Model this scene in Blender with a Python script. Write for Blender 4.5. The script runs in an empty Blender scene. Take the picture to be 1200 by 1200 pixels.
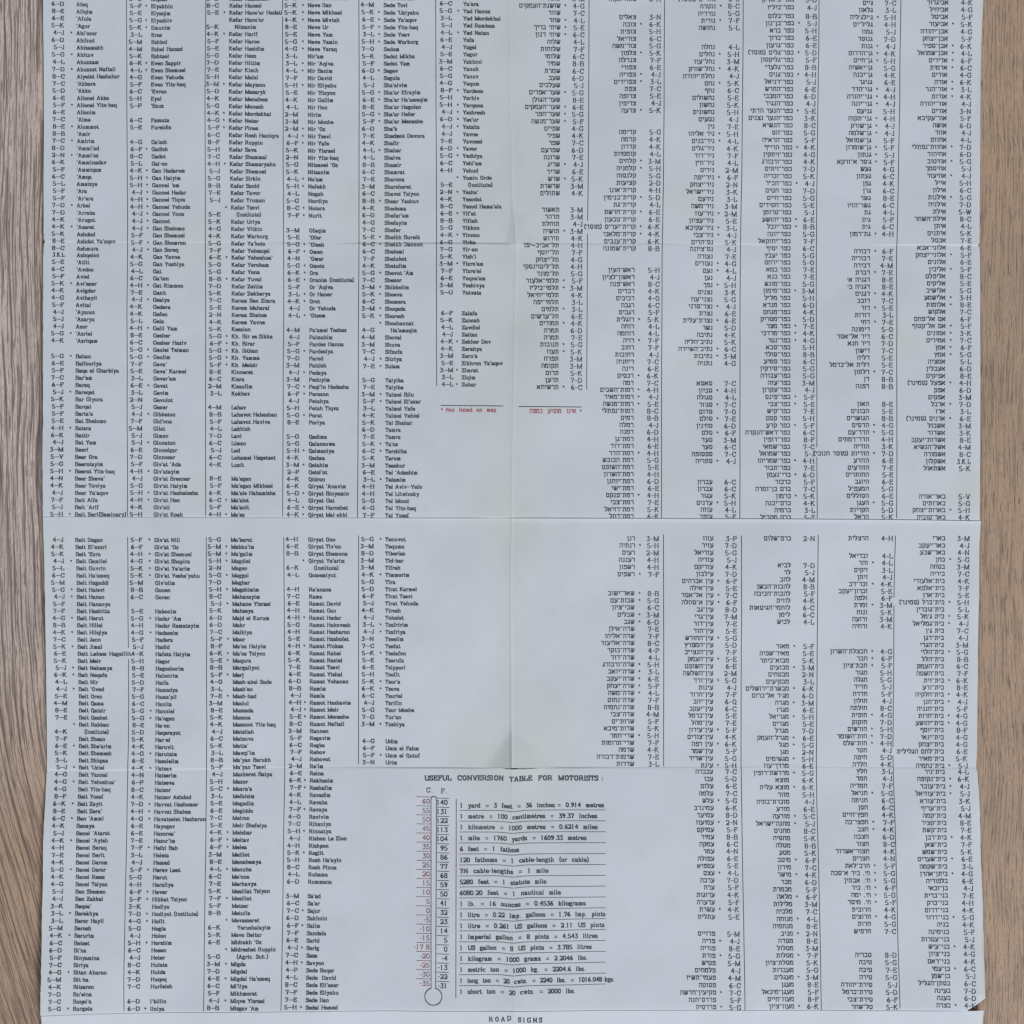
import bpy, math, random
import numpy as np

# ------------------------------------------------------------------ scene, camera, light
scene = bpy.context.scene
COL = scene.collection
S = 0.0003                      # metres per unit of the drawing grid (1200 units = 36 cm)
PAPER_Z = 0.0016

cam_data = bpy.data.cameras.new('camera')
cam = bpy.data.objects.new('camera', cam_data)
COL.objects.link(cam)
cam.location = (0, 0, PAPER_Z + 0.52)
cam_data.sensor_width = 36.0
cam_data.sensor_fit = 'HORIZONTAL'
cam_data.lens = 52.0            # 36 cm wide at 52 cm
cam_data.clip_start = 0.01
cam_data.clip_end = 50
scene.camera = cam

world = bpy.data.worlds.new('World')
scene.world = world
world.use_nodes = True
bg = world.node_tree.nodes['Background']
bg.inputs['Color'].default_value = (0.90, 0.96, 1.08, 1)
bg.inputs['Strength'].default_value = 0.23


def lamp(name, loc, size, power, color, target=(0, 0, 0)):
    d = bpy.data.lights.new(name, 'AREA')
    d.shape = 'SQUARE'
    d.size = size
    d.energy = power
    d.color = color
    o = bpy.data.objects.new(name, d)
    COL.objects.link(o)
    o.location = loc
    v = [t - l for t, l in zip(target, loc)]
    from mathutils import Vector
    o.rotation_euler = Vector(v).to_track_quat('-Z', 'Y').to_euler()
    return o


lamp('window_light', (2.0, -3.3, 2.9), 1.5, 222, (0.93, 0.97, 1.05))
lamp('room_light', (-2.4, 2.0, 3.4), 1.2, 32, (1.0, 0.98, 0.97))

scene.view_settings.view_transform = 'Standard'
scene.view_settings.look = 'None'
scene.view_settings.exposure = 0.0
scene.view_settings.gamma = 1.0
scene.view_settings.use_curve_mapping = False
scene.cycles.pixel_filter_type = 'BLACKMAN_HARRIS'
scene.cycles.filter_width = 1.35
scene.cycles.max_bounces = 4

# ------------------------------------------------------------------ materials


def new_mat(name):
    m = bpy.data.materials.new(name)
    m.use_nodes = True
    nt = m.node_tree
    b = nt.nodes['Principled BSDF']
    return m, nt, b


def N(nt, kind, **kw):
    n = nt.nodes.new(kind)
    for k, v in kw.items():
        setattr(n, k, v)
    return n


def math_node(nt, op, a, b=None, clamp=False):
    n = nt.nodes.new('ShaderNodeMath')
    n.operation = op
    n.use_clamp = clamp
    for i, v in enumerate((a, b)):
        if v is None:
            continue
        if isinstance(v, (int, float)):
            n.inputs[i].default_value = v
        else:
            nt.links.new(v, n.inputs[i])
    return n.outputs[0]


def mix_col(nt, fac, a, b, blend='MIX'):
    n = nt.nodes.new('ShaderNodeMix')
    n.data_type = 'RGBA'
    n.blend_type = blend
    for sock, v in ((n.inputs[0], fac), (n.inputs[6], a), (n.inputs[7], b)):
        if isinstance(v, (int, float)):
            sock.default_value = v
        elif isinstance(v, tuple):
            sock.default_value = v if len(v) == 4 else v + (1,)
        else:
            nt.links.new(v, sock)
    return n.outputs[2]


def ramp(nt, fac, lo, hi):
    n = nt.nodes.new('ShaderNodeMapRange')
    n.interpolation_type = 'SMOOTHSTEP'
    nt.links.new(fac, n.inputs['Value'])
    n.inputs['From Min'].default_value = lo
    n.inputs['From Max'].default_value = hi
    return n.outputs[0]


def noise(nt, vec, scale, detail=4, rough=0.55, dist=0.0):
    n = nt.nodes.new('ShaderNodeTexNoise')
    n.inputs['Scale'].default_value = scale
    n.inputs['Detail'].default_value = detail
    n.inputs['Roughness'].default_value = rough
    n.inputs['Distortion'].default_value = dist
    if vec is not None:
        nt.links.new(vec, n.inputs['Vector'])
    return n.outputs['Fac']


def mapped(nt, vec, scale, loc=(0, 0, 0), rot=0.0):
    n = nt.nodes.new('ShaderNodeMapping')
    n.inputs['Scale'].default_value = scale
    n.inputs['Location'].default_value = loc
    n.inputs['Rotation'].default_value = (0, 0, rot)
    nt.links.new(vec, n.inputs['Vector'])
    return n.outputs[0]


def paper_material():
    m, nt, b = new_mat('aged_paper')
    tc = N(nt, 'ShaderNodeTexCoord').outputs['Object']
    at = N(nt, 'ShaderNodeAttribute')
    at.attribute_name = 'age'
    big = noise(nt, tc, 22, 3)
    blot = ramp(nt, big, 0.47, 0.72)
    age = math_node(nt, 'ADD', at.outputs['Fac'], math_node(nt, 'MULTIPLY', blot, 0.20), True)
    base = mix_col(nt, age, (0.578, 0.602, 0.636), (0.553, 0.585, 0.558))
    fib = noise(nt, tc, 900, 3, 0.7)
    fibc = mix_col(nt, math_node(nt, 'MULTIPLY', ramp(nt, fib, 0.35, 0.75), 0.10), base, (0.50, 0.50, 0.50))
    mot = noise(nt, tc, 75, 4, 0.6)
    col = mix_col(nt, math_node(nt, 'MULTIPLY', ramp(nt, mot, 0.48, 0.75), 0.20), fibc, (0.50, 0.50, 0.47))
    nt.links.new(col, b.inputs['Base Color'])
    b.inputs['Roughness'].default_value = 0.72
    b.inputs['Specular IOR Level'].default_value = 0.22
    # faint paper tooth and cockling
    h = math_node(nt, 'ADD', math_node(nt, 'MULTIPLY', fib, 0.02),
                  math_node(nt, 'MULTIPLY', noise(nt, tc, 110, 3, 0.6), 0.34))
    bp = N(nt, 'ShaderNodeBump')
    bp.inputs['Strength'].default_value = 0.5
    bp.inputs['Distance'].default_value = 0.0006
    nt.links.new(h, bp.inputs['Height'])
    nt.links.new(bp.outputs[0], b.inputs['Normal'])
    return m


def ink_material(name, col, worn, amount):
    m, nt, b = new_mat(name)
    tc = N(nt, 'ShaderNodeTexCoord').outputs['Object']
    f = noise(nt, tc, 1500, 2, 0.6)
    g = noise(nt, tc, 60, 2, 0.5)
    k = math_node(nt, 'ADD', math_node(nt, 'MULTIPLY', ramp(nt, f, 0.4, 0.75), amount),
                  math_node(nt, 'MULTIPLY', ramp(nt, g, 0.4, 0.7), amount * 0.6), True)
    nt.links.new(mix_col(nt, k, col, worn), b.inputs['Base Color'])
    b.inputs['Roughness'].default_value = 0.8
    b.inputs['Specular IOR Level'].default_value = 0.15
    return m


def wood_material():
    m, nt, b = new_mat('oak_floor_boards')
    tc = N(nt, 'ShaderNodeTexCoord').outputs['Object']
    sep = N(nt, 'ShaderNodeSeparateXYZ')
    nt.links.new(tc, sep.inputs[0])
    X, Y = sep.outputs[0], sep.outputs[1]
    # two boards meet under the sheet: the left one greyer and straighter in the grain
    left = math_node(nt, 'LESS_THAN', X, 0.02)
    # slow sideways drift of the grain
    w1 = noise(nt, mapped(nt, tc, (9, 7, 1)), 1.0, 2)
    w2 = noise(nt, mapped(nt, tc, (45, 26, 1), (3, 1, 0)), 1.0, 2)
    lean = math_node(nt, 'MULTIPLY', left, math_node(nt, 'MULTIPLY', ramp(nt, Y, 0.0, -0.22), 1.0))
    xs = math_node(nt, 'ADD', X, math_node(nt, 'ADD', math_node(nt, 'MULTIPLY', w1, 0.009),
                                           math_node(nt, 'MULTIPLY', w2, 0.0018)))
    xs = math_node(nt, 'ADD', xs, math_node(nt, 'MULTIPLY', math_node(nt, 'MULTIPLY', lean, Y), 0.20))
    cmb = N(nt, 'ShaderNodeCombineXYZ')
    nt.links.new(xs, cmb.inputs[0])
    nt.links.new(Y, cmb.inputs[1])
    nt.links.new(math_node(nt, 'MULTIPLY', left, 0.37), cmb.inputs[2])
    v = cmb.outputs[0]
    pores = noise(nt, mapped(nt, v, (1800, 34, 60)), 1.0, 2, 0.5)
    streak = noise(nt, mapped(nt, v, (850, 15, 60), (7, 2, 0)), 1.0, 3, 0.6)
    fleck = noise(nt, mapped(nt, v, (2100, 110, 60), (1, 9, 0)), 1.0, 2, 0.5)
    fine = noise(nt, mapped(nt, v, (5600, 420, 60), (5, 3, 0)), 1.0, 3, 0.7)
    cloud = noise(nt, mapped(nt, v, (26, 11, 9), (2, 2, 0)), 1.0, 4, 0.6)
    grain = noise(nt, tc, 3200, 2, 0.7)
    # close parallel growth lines of the straight-grained board
    ph = math_node(nt, 'ADD', math_node(nt, 'MULTIPLY', xs, 2750.0), math_node(nt, 'MULTIPLY', noise(nt, mapped(nt, v, (160, 13, 9), (4, 4, 0)), 1.0, 2), 15.0))
    sn = math_node(nt, 'SINE', ph)
    gate = ramp(nt, noise(nt, mapped(nt, v, (420, 30, 60), (9, 5, 0)), 1.0, 2), 0.40, 0.54)
    growth = math_node(nt, 'MULTIPLY', math_node(nt, 'MULTIPLY', ramp(nt, sn, 0.40, 1.0), gate), left)
    # tone of the two boards; the left one turns paler and greyer towards its upper end
    pale_end = math_node(nt, 'MULTIPLY', left, ramp(nt, math_node(nt, 'ADD', Y, math_node(nt, 'MULTIPLY', math_node(nt, 'SUBTRACT', cloud, 0.5), 0.10)), -0.13, -0.01))
    base = mix_col(nt, pale_end, (0.455, 0.305, 0.195), (0.690, 0.565, 0.500))
    dark = mix_col(nt, pale_end, (0.190, 0.125, 0.082), (0.200, 0.155, 0.130))
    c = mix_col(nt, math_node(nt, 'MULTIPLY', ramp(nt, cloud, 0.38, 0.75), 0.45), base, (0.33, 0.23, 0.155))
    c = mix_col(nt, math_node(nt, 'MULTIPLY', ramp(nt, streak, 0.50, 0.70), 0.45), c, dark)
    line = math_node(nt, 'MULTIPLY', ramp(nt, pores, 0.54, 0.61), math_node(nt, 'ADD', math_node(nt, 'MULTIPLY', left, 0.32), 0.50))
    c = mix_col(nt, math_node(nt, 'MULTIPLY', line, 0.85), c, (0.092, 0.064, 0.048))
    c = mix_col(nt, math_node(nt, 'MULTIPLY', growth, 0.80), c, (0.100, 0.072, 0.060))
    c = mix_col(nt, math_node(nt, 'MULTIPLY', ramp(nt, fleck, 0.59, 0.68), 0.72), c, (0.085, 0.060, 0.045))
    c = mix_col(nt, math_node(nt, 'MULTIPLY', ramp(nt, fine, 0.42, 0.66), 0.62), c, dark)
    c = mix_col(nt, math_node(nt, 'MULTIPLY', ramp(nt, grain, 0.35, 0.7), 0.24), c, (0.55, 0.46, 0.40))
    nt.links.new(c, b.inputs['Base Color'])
    b.inputs['Roughness'].default_value = 0.55
    b.inputs['Specular IOR Level'].default_value = 0.3
    h = math_node(nt, 'SUBTRACT', math_node(nt, 'MULTIPLY', fine, 0.25),
                  math_node(nt, 'ADD', math_node(nt, 'ADD', line, growth), math_node(nt, 'MULTIPLY', ramp(nt, fleck, 0.59, 0.68), 0.6)))
    bp = N(nt, 'ShaderNodeBump')
    bp.inputs['Strength'].default_value = 0.6
    bp.inputs['Distance'].default_value = 0.00025
    nt.links.new(h, bp.inputs['Height'])
    nt.links.new(bp.outputs[0], b.inputs['Normal'])
    return m


M_PAPER = paper_material()
M_INK = ink_material('black_print', (0.055, 0.057, 0.068), (0.17, 0.175, 0.19), 0.65)
M_THIN = ink_material('thin_black_print', (0.040, 0.042, 0.055), (0.14, 0.145, 0.16), 0.55)
M_RED = ink_material('red_print', (0.40, 0.085, 0.09), (0.48, 0.22, 0.22), 0.5)
M_PALE = ink_material('pale_red_print', (0.28, 0.120, 0.115), (0.40, 0.27, 0.27), 0.6)
M_RULE = ink_material('grey_rule_print', (0.14, 0.14, 0.165), (0.26, 0.26, 0.28), 0.5)
M_BORDER = ink_material('dark_red_print', (0.26, 0.065, 0.085), (0.36, 0.17, 0.19), 0.5)
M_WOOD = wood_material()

# ------------------------------------------------------------------ the shape of the folded sheet
# all in drawing units: x to the right, y downwards, (600, 600) in the middle


def poly(pts):
    xs = np.array([p[0] for p in pts], float)
    ys = np.array([p[1] for p in pts], float)
    return lambda v: np.interp(v, xs, ys)


left_edge = poly([(-40, 51), (270, 51), (280, 51.6), (283, 53), (286, 51.4), (300, 51), (520, 51.5), (605, 52.2), (700, 53.5), (900, 53.8), (960, 52), (1040, 51),
                  (1120, 50.4), (1186, 49.8), (1194, 50.6), (1240, 50.5)])
right_a = poly([(-40, 1153.6), (0, 1153), (50, 1151.4), (100, 1150.5), (200, 1150), (280, 1149), (285, 1148.6), (287, 1146.2), (289, 1149.2), (300, 1149.4),
                (450, 1148.7), (620, 1148)])
right_b = poly([(600, 1149.6), (612, 1149.6), (640, 1148), (750, 1147.4), (880, 1146.4), (897, 1145.6), (901, 1145), (906, 1146.8), (925, 1148.0), (960, 1149.6),
                (1050, 1151.5), (1100, 1152.6), (1168.5, 1153.2), (1169, 1153.2), (1183.2, 1131.5), (1200, 1131.5)])
right_c = poly([(1178, 1152.2), (1183, 1152.6), (1187, 1152.0), (1240, 1152.4)])
fold_ab = poly([(40, 605.3), (180, 606), (300, 606.6), (600, 607.2), (900, 608.2), (1060, 609.2), (1160, 610.8)])
fold_bc = poly([(40, 1188.6), (90, 1187.8), (300, 1185), (450, 1184), (600, 1183.5), (900, 1183), (1160, 1183.2)])
crease_a = poly([(40, 283), (300, 284), (500, 284.2), (600, 285), (900, 286), (1160, 287.4)])
crease_b = poly([(40, 903.3), (150, 903), (300, 900.6), (400, 899.6), (600, 900.6), (700, 899.6), (900, 899), (1160, 900.6)])
crease_v = poly([(-40, 598), (0, 598), (120, 598.5), (220, 600), (250, 601), (262, 603.5), (285, 604.5), (330, 604), (450, 602), (560, 600), (600, 599.5),
                 (625, 600), (640, 599), (700, 598.8), (900, 599.6), (1000, 601), (1200, 602.5)])

_rng = np.random.default_rng(11)
_waves = []
for lam in (420, 260, 170, 120, 85, 60):
    for _ in range(3):
        a = _rng.uniform(0, math.tau)
        _waves.append((math.cos(a) * math.tau / lam, math.sin(a) * math.tau / lam, _rng.uniform(0, math.tau), lam * 0.00030))
_small = []
for lam in (46, 34, 26, 20):
    for _ in range(3):
        a = _rng.uniform(0, math.tau)
        _small.append((math.cos(a) * math.tau / lam, math.sin(a) * math.tau / lam, _rng.uniform(0, math.tau), lam * 0.00026))


def g(v, w):
    return np.exp(-(v / w) ** 2)


def pinch(dv, d, h, wl, wr, reach, rest, fall):
    w = np.where(dv < 0, wl, wr)
    ridge = 1 - np.abs(dv) / w + np.minimum(d, 0) / reach
    soft = 0.05 * np.logaddexp(0, ridge / 0.05)
    return h * soft * np.where(d <= 0, 1.0, rest * np.exp(-np.maximum(d, 0) / fall))


def height(x, y, panel):
    """height of the paper in millimetres"""
    x = np.asarray(x, float)
    y = np.asarray(y, float)
    ab, bc, ca, cb, cv = fold_ab(x), fold_bc(x), crease_a(x), crease_b(x), crease_v(y)
    dv = x - cv
    # slow waves
    z = np.zeros_like(x)
    for kx, ky, ph, am in _waves:
        z = z + am * 2.0 * np.sin(kx * x + ky * y + ph)
    # crumpled zone around the upright fold
    near = 0.15 + g(dv, 55)
    for kx, ky, ph, am in _small:
        z = z + near * am * np.sin(kx * x + ky * y + ph)
    if panel == 'A':
        d = y - ca
        base = np.where(d < 0, 0.8 - d * 0.0020, 0.8 + d * 0.0040)
        z = z + base
        sgn = np.interp(x, [40, 300, 345, 580, 640, 760, 860, 1060, 1150], [-.35, -.30, .85, 1.0, .5, .35, -.45, -.60, -.9])
        z = z + 0.170 * sgn * np.tanh(d / 0.8) * np.exp(-np.abs(d) / 14.0) - 0.05 * np.exp(-np.abs(d) / 1.0)
        # pinch where the two folds cross
        z = z + pinch(dv, d, 0.85, 13, 26, 46, 0.7, 9)
        # the lower end dips under the next panel
        e = np.clip((y - (ab - 10)) / 10.0, 0, 2.0)
        z = z - 0.10 * e * e - 0.6 * np.clip((y - ab - 0.3) / 3.0, 0, 1)
        z = z + 0.16 * np.exp(-np.abs(dv) / 1.6) * (0.5 + 0.5 * np.clip((y - 20) / 200, 0, 1))
    elif panel == 'B':
        d = y - cb
        base = np.where(d < 0, 0.68 - d * 0.0048, 0.68 + d * 0.0068)
        z = z + base
        # rolled lip of the fold that overlaps the panel above
        t = y - ab
        lip = 0.04 + 0.34 * np.clip((x - 300) / 380, 0, 1)
        z = z + lip * np.exp(-np.clip(t, 0, None) / 2.6) - (0.16 + 0.08 * np.clip((x - 300) / 380, 0, 1)) * np.exp(-np.clip(t, 0, None) / 45.0)
        sgn = np.interp(x, [40, 150, 330, 420, 470, 560, 600, 680, 730, 800, 1150], [-.5, -.7, -.35, .4, .9, 1.1, 1.2, .9, .4, .25, .2])
        z = z + 0.180 * sgn * np.tanh(d / 0.8) * np.exp(-np.abs(d) / 14.0) - 0.05 * np.exp(-np.abs(d) / 1.0)
        # the two flat facets pushed up where the folds cross
        z = z + pinch(dv - 1, d, 2.2, 36, 50, 46, 0.35, 14)
        # upright fold: a low ridge, sharper towards the lower crossing
        k = np.where(d < 0, 0.16 + 0.30 * np.exp(d / 90.0), 0.09)
        z = z + k * np.exp(-np.abs(dv) / 1.3) - 0.22 * np.exp(-((dv + 18) / 17.0) ** 2) * np.where(d < 0, 1, 0.4)
        e = np.clip((y - (bc - 6)) / 6.0, 0, 2.0)
        z = z - 0.10 * e * e - 0.5 * np.clip((y - bc - 0.3) / 2.5, 0, 1)
        # corner next to the tear curls up a little
        z = z + 0.7 * np.exp(-np.hypot(x - 1146, y - 1165) / 16.0)
    else:
        t = y - bc
        z = z + 2.57 - 0.055 * np.clip(t, 0, 30)
        z = z + 0.12 * np.exp(-np.abs(dv) / 2.2)
    # outer edges lift and turn down slightly
    z = z + 0.75 * np.exp(-(np.clip(x - left_edge(y), 0, None)) / 22.0)
    z = z - 0.45 * np.exp(-np.clip(1149.5 - x, 0, None) / 5.0)
    return np.maximum(z, 0.25)


def age(x, y):
    """yellowing of the paper, 0..1"""
    cv = crease_v(y)
    a = 0.66 * g(x - cv + 8, 70) * np.clip(1.15 - np.abs(y - 330) / 700, 0.15, 1)
    a = a + 0.30 * g(x - cv, 9)
    a = a + 0.45 * np.exp(-np.clip(x - left_edge(y), 0, None) / 14.0) + 0.45 * np.exp(-np.clip(1150 - x, 0, None) / 14.0)
    for cx, cy, w, s in ((806, 425, 26, .6), (800, 235, 30, .6), (775, 565, 30, .5), (1062, 400, 22, .9), (1040, 395, 25, .4), (1130, 575, 22, .9), (1050, 610, 30, .3),
                         (130, 645, 60, .35), (230, 275, 40, .5), (420, 255, 55, .45), (350, 385, 18, .35), (235, 570, 24, .4), (400, 620, 60, .3), (880, 600, 40, .3),
                         (600, 930, 60, .5), (640, 880, 40, .5), (640, 830, 40, .4), (560, 890, 30, .5), (60, 1140, 30, .3), (545, 860, 30, .4), (600, 605, 34, .7)):
        a = a + s * np.exp(-((x - cx) ** 2 + (y - cy) ** 2) / w ** 2)
    return np.clip(a, 0, 1)


def to_world(x, y, zmm):
    return np.stack([(np.asarray(x) - 600) * S, (600 - np.asarray(y)) * S, np.asarray(zmm) * 0.001], axis=-1)


def lines(lo, hi, step, dense):
    """grid positions, close together around the given places"""
    out = [lo]
    v = lo
    while v < hi:
        d = step
        for c, half, fine in dense:
            dist = abs(v - c) - half
            d = min(d, fine if dist <= 0 else max(fine, fine + dist * 0.35))
        v = min(hi, v + d)
        out.append(v)
    return np.array(out)


def link(o, parent=None):
    COL.objects.link(o)
    if parent is not None:
        o.parent = parent
    return o


def mesh_from(name, verts, faces, mat, parent=None, smooth=False):
    me = bpy.data.meshes.new(name)
    me.from_pydata([tuple(v) for v in verts], [], faces)
    me.materials.append(mat)
    if smooth:
        me.polygons.foreach_set('use_smooth', [True] * len(me.polygons))
    me.update()
    return link(bpy.data.objects.new(name, me), parent)


sheet = link(bpy.data.objects.new('printed_sheet', None))
sheet.empty_display_size = 0.05
sheet['label'] = 'creased white sheet printed with English and Hebrew place name columns, on wooden floor'
sheet['category'] = 'printed sheet'


def paper_panel(panel, ylo, yhi, redge, ystep_dense):
    xs = lines(49.0, 1154.0, 6.0, [(601, 10, 0.5), (52, 2.5, 0.7), (1150, 5, 0.7), (1140, 10, 1.1)])
    ys = lines(0.0, 1.0, 0.018, ystep_dense)
    nx, ny = len(xs), len(ys)
    X = np.zeros((ny, nx))
    Y = np.zeros((ny, nx))
    for j, t in enumerate(ys):
        yy = ylo(xs) * (1 - t) + yhi(xs) * t
        xx = np.clip(xs, left_edge(yy), redge(yy))
        # a little unevenness along the cut edges
        X[j], Y[j] = xx, yy
    Z = height(X, Y, panel)
    V = to_world(X.ravel(), Y.ravel(), Z.ravel())
    idx = np.arange(nx * ny).reshape(ny, nx)
    faces = []
    for j in range(ny - 1):
        for i in range(nx - 1):
            w0 = X[j, i + 1] - X[j, i]
            w1 = X[j + 1, i + 1] - X[j + 1, i]
            if w0 < 1e-6 and w1 < 1e-6:
                continue
            if panel == 'B':       # the split where the folds cross
                cx, cy = (X[j, i] + X[j + 1, i + 1]) / 2, (Y[j, i] + Y[j + 1, i + 1]) / 2
                if ((cx - 608) / 19.0) ** 2 + ((cy - 900.6) / (0.5 + 0.45 * math.exp(-((cx - 600) / 9) ** 2))) ** 2 < 1:
                    continue
            q = [idx[j, i], idx[j + 1, i], idx[j + 1, i + 1], idx[j, i + 1]]
            if w0 < 1e-6:
                q = q[:3]
            elif w1 < 1e-6:
                q = [q[0], q[1], q[3]]
            faces.append([int(k) for k in q])
    o = mesh_from('paper_panel', V, faces, M_PAPER, sheet, True)
    at = o.data.attributes.new('age', 'FLOAT', 'POINT')
    at.data.foreach_set('value', age(X.ravel(), Y.ravel()).astype(np.float32))
    sm = o.modifiers.new('thickness', 'SOLIDIFY')
    sm.thickness = 0.0001
    sm.offset = -1
    return o


const = lambda c: (lambda v: np.full_like(np.asarray(v, float), c))
PANEL = {}
PANEL['A'] = paper_panel('A', const(-30.0), lambda v: fold_ab(v) + 6, right_a,
                         [(0.485, 0.010, 0.0014), (0.4915, 0.005, 0.0007), (0.985, 0.016, 0.003), (0.43, 0.03, 0.006)])
PANEL['B'] = paper_panel('B', fold_ab, lambda v: fold_bc(v) + 3, right_b,
                         [(0.0, 0.012, 0.0015), (0.508, 0.006, 0.0007), (0.475, 0.03, 0.004), (0.985, 0.025, 0.003)])
PANEL['C'] = paper_panel('C', fold_bc, const(1236.0), right_c, [(0.0, 0.1, 0.015)])
PANEL['C']['label'] = 'brighter strip below the lowest fold with the road signs heading'

# ------------------------------------------------------------------ floor
fl = bpy.data.meshes.new('floor')
fl.from_pydata([(-1.2, -1.2, 0), (1.2, -1.2, 0), (1.2, 1.2, 0), (-1.2, 1.2, 0)], [], [(0, 1, 2, 3)])
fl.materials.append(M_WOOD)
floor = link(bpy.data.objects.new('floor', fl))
floor['kind'] = 'structure'

# ------------------------------------------------------------------ lettering: every letter is drawn as pen strokes
# strokes are point pairs on a grid; '3' is the base line, '9' the x height, 'c' the capital height
LATIN = {
 'a': (6, '08 19 39 48 44 53/46 26 05 04 13 33 44'), 'b': (6.5, '0c 1c 13/18 39 57 55 33 13'), 'c': (6, '58 39 29 07 05 23 33 54'),
 'd': (6.7, '4c 5c 53 63/58 39 29 07 05 23 33 54'), 'e': (6, '06 56 57 39 29 07 05 23 33 54'), 'f': (4.2, '13 1b 2c 4c/09 39/03 33'),
 'g': (6, '19 39 48 47 36 16 07 08 19/39 59/16 14 43 52 41 11 02 14'), 'h': (7, '0c 1c 13/18 29 49 58 53/03 23/43 63'),
 'i': (3.4, '09 19 13/03 23/1b 1c'), 'j': (3.2, '09 19 11 00/1b 1c'), 'k': (6.7, '0c 1c 13/59 16/26 53/03 23/43 63'), 'l': (3.4, '0c 1c 13/03 23'),
 'm': (9.4, '09 19 13/18 29 39 48 43/48 59 69 78 73/03 23/33 53/63 83'), 'n': (7, '09 19 13/18 29 49 58 53/03 23/43 63'), 'o': (6.2, '29 39 57 55 33 23 05 07 29'),
 'p': (6.5, '09 19 10/18 39 57 55 33 13/00 20'), 'q': (6.5, '59 50/58 39 29 07 05 23 33 54/40 60'), 'r': (5, '09 19 13/17 29 49 48/03 23'),
 's': (5, '48 39 19 08 07 45 44 33 13 04'), 't': (4.2, '1b 14 23 33 44/09 39'), 'u': (7, '09 19 14 23 33 54/49 59 53 63'), 'v': (6.7, '19 33 59/09 29/49 69'),
 'w': (8.8, '19 33 49 63 79/09 29/69 89'), 'x': (6.5, '19 53/59 13/03 23/43 63'), 'y': (6.7, '19 34/59 20 00/09 29/49 69'), 'z': (5.8, '08 09 49 03 43 44'),
 'A': (9, '13 4c 73/26 66/03 23/63 83'), 'B': (8, '03 53 74 76 58 18/58 69 6b 5c 0c/1c 13'), 'C': (8.2, '7a 5c 3c 1a 15 33 53 75/7c 79'), 'D': (8.7, '0c 4c 7a 75 43 03/1c 13'),
 'E': (7.5, '6a 6c 0c/1c 13/03 63 65/18 48/49 47'), 'F': (7, '6a 6c 0c/1c 13/03 33/18 48/49 47'), 'G': (8.7, '7a 5c 3c 1a 15 33 53 74 77/57 87/7c 7a'),
 'H': (9, '1c 13/7c 73/18 78/0c 2c/6c 8c/03 23/63 83'), 'I': (3.6, '1c 13/0c 2c/03 23'), 'J': (5, '3c 34 23 13 04/2c 4c'), 'K': (8.7, '1c 13/6c 17/38 73/0c 2c/5c 7c/03 23/63 83'),
 'L': (7, '1c 13/0c 2c/03 63 66'), 'M': (10.6, '1c 13/1c 53 9c 93/0c 1c/9c ac/03 23/83 a3'), 'N': (9, '1c 13/1c 73 7c/0c 1c/6c 8c/03 23'), 'O': (8.5, '3c 5c 79 76 53 33 16 19 3c'),
 'P': (7.5, '1c 13/0c 5c 6b 69 57 17/03 23'), 'Q': (8.5, '3c 5c 79 76 53 33 16 19 3c/53 72 82'), 'R': (8.7, '1c 13/0c 5c 6b 69 57 17/47 73 83/03 23'),
 'S': (6.5, '5b 3c 2c 0a 09 57 55 43 23 04/5c 5a/05 03'), 'T': (7.2, '0a 0c 6c 6a/3c 33/23 43'), 'U': (8.6, '1c 15 33 53 75 7c/0c 2c/6c 8c'), 'V': (8.6, '1c 43 7c/0c 2c/6c 8c'),
 'W': (11, '1c 33 5b 73 9c/0c 2c/8c ac'), 'X': (8.5, '1c 73/7c 13/03 23/63 83'), 'Y': (8.5, '1c 47 7c/47 43/0c 2c/6c 8c/33 53'), 'Z': (7.5, '0a 0c 6c 03 63 65'),
 '0': (6.5, '2c 3c 5a 55 33 23 05 0a 2c'), '1': (6.5, '1b 2c 23/13 33'), '2': (6.5, '0a 1c 4c 5a 58 03 53 55'), '3': (6.5, '0c 5c 28 48 56 54 33 13 04'),
 '4': (6.5, '43 4c 06 66'), '5': (6.5, '5c 1c 08 38 56 54 33 13 04'), '6': (6.5, '4c 2b 07 05 23 33 55 56 38 06'), '7': (6.5, '0a 0c 5c 23'),
 '8': (6.5, '1c 4c 5a 48 18 0a 1c/18 05 13 43 55 48'), '9': (6.5, '13 34 58 5a 3c 2c 0a 09 27 59'),
 '.': (3.4, '13 23'), "'": (2.6, '1c 1a'), '(': (4, '3d 1a 15 32'), ')': (4, '0d 2a 25 02'), '\u2014': (8.4, '07 97'), '\u2013': (5.2, '07 57'), '-': (4, '07 37'),
 '=': (8.5, '15 75/18 78'), ':': (3, '14 14/18 18'), ' ': (4.2, ''), '\u00bd': (9.5, '1c 18/03 7c/67 87 86 63 83'),
}
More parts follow.
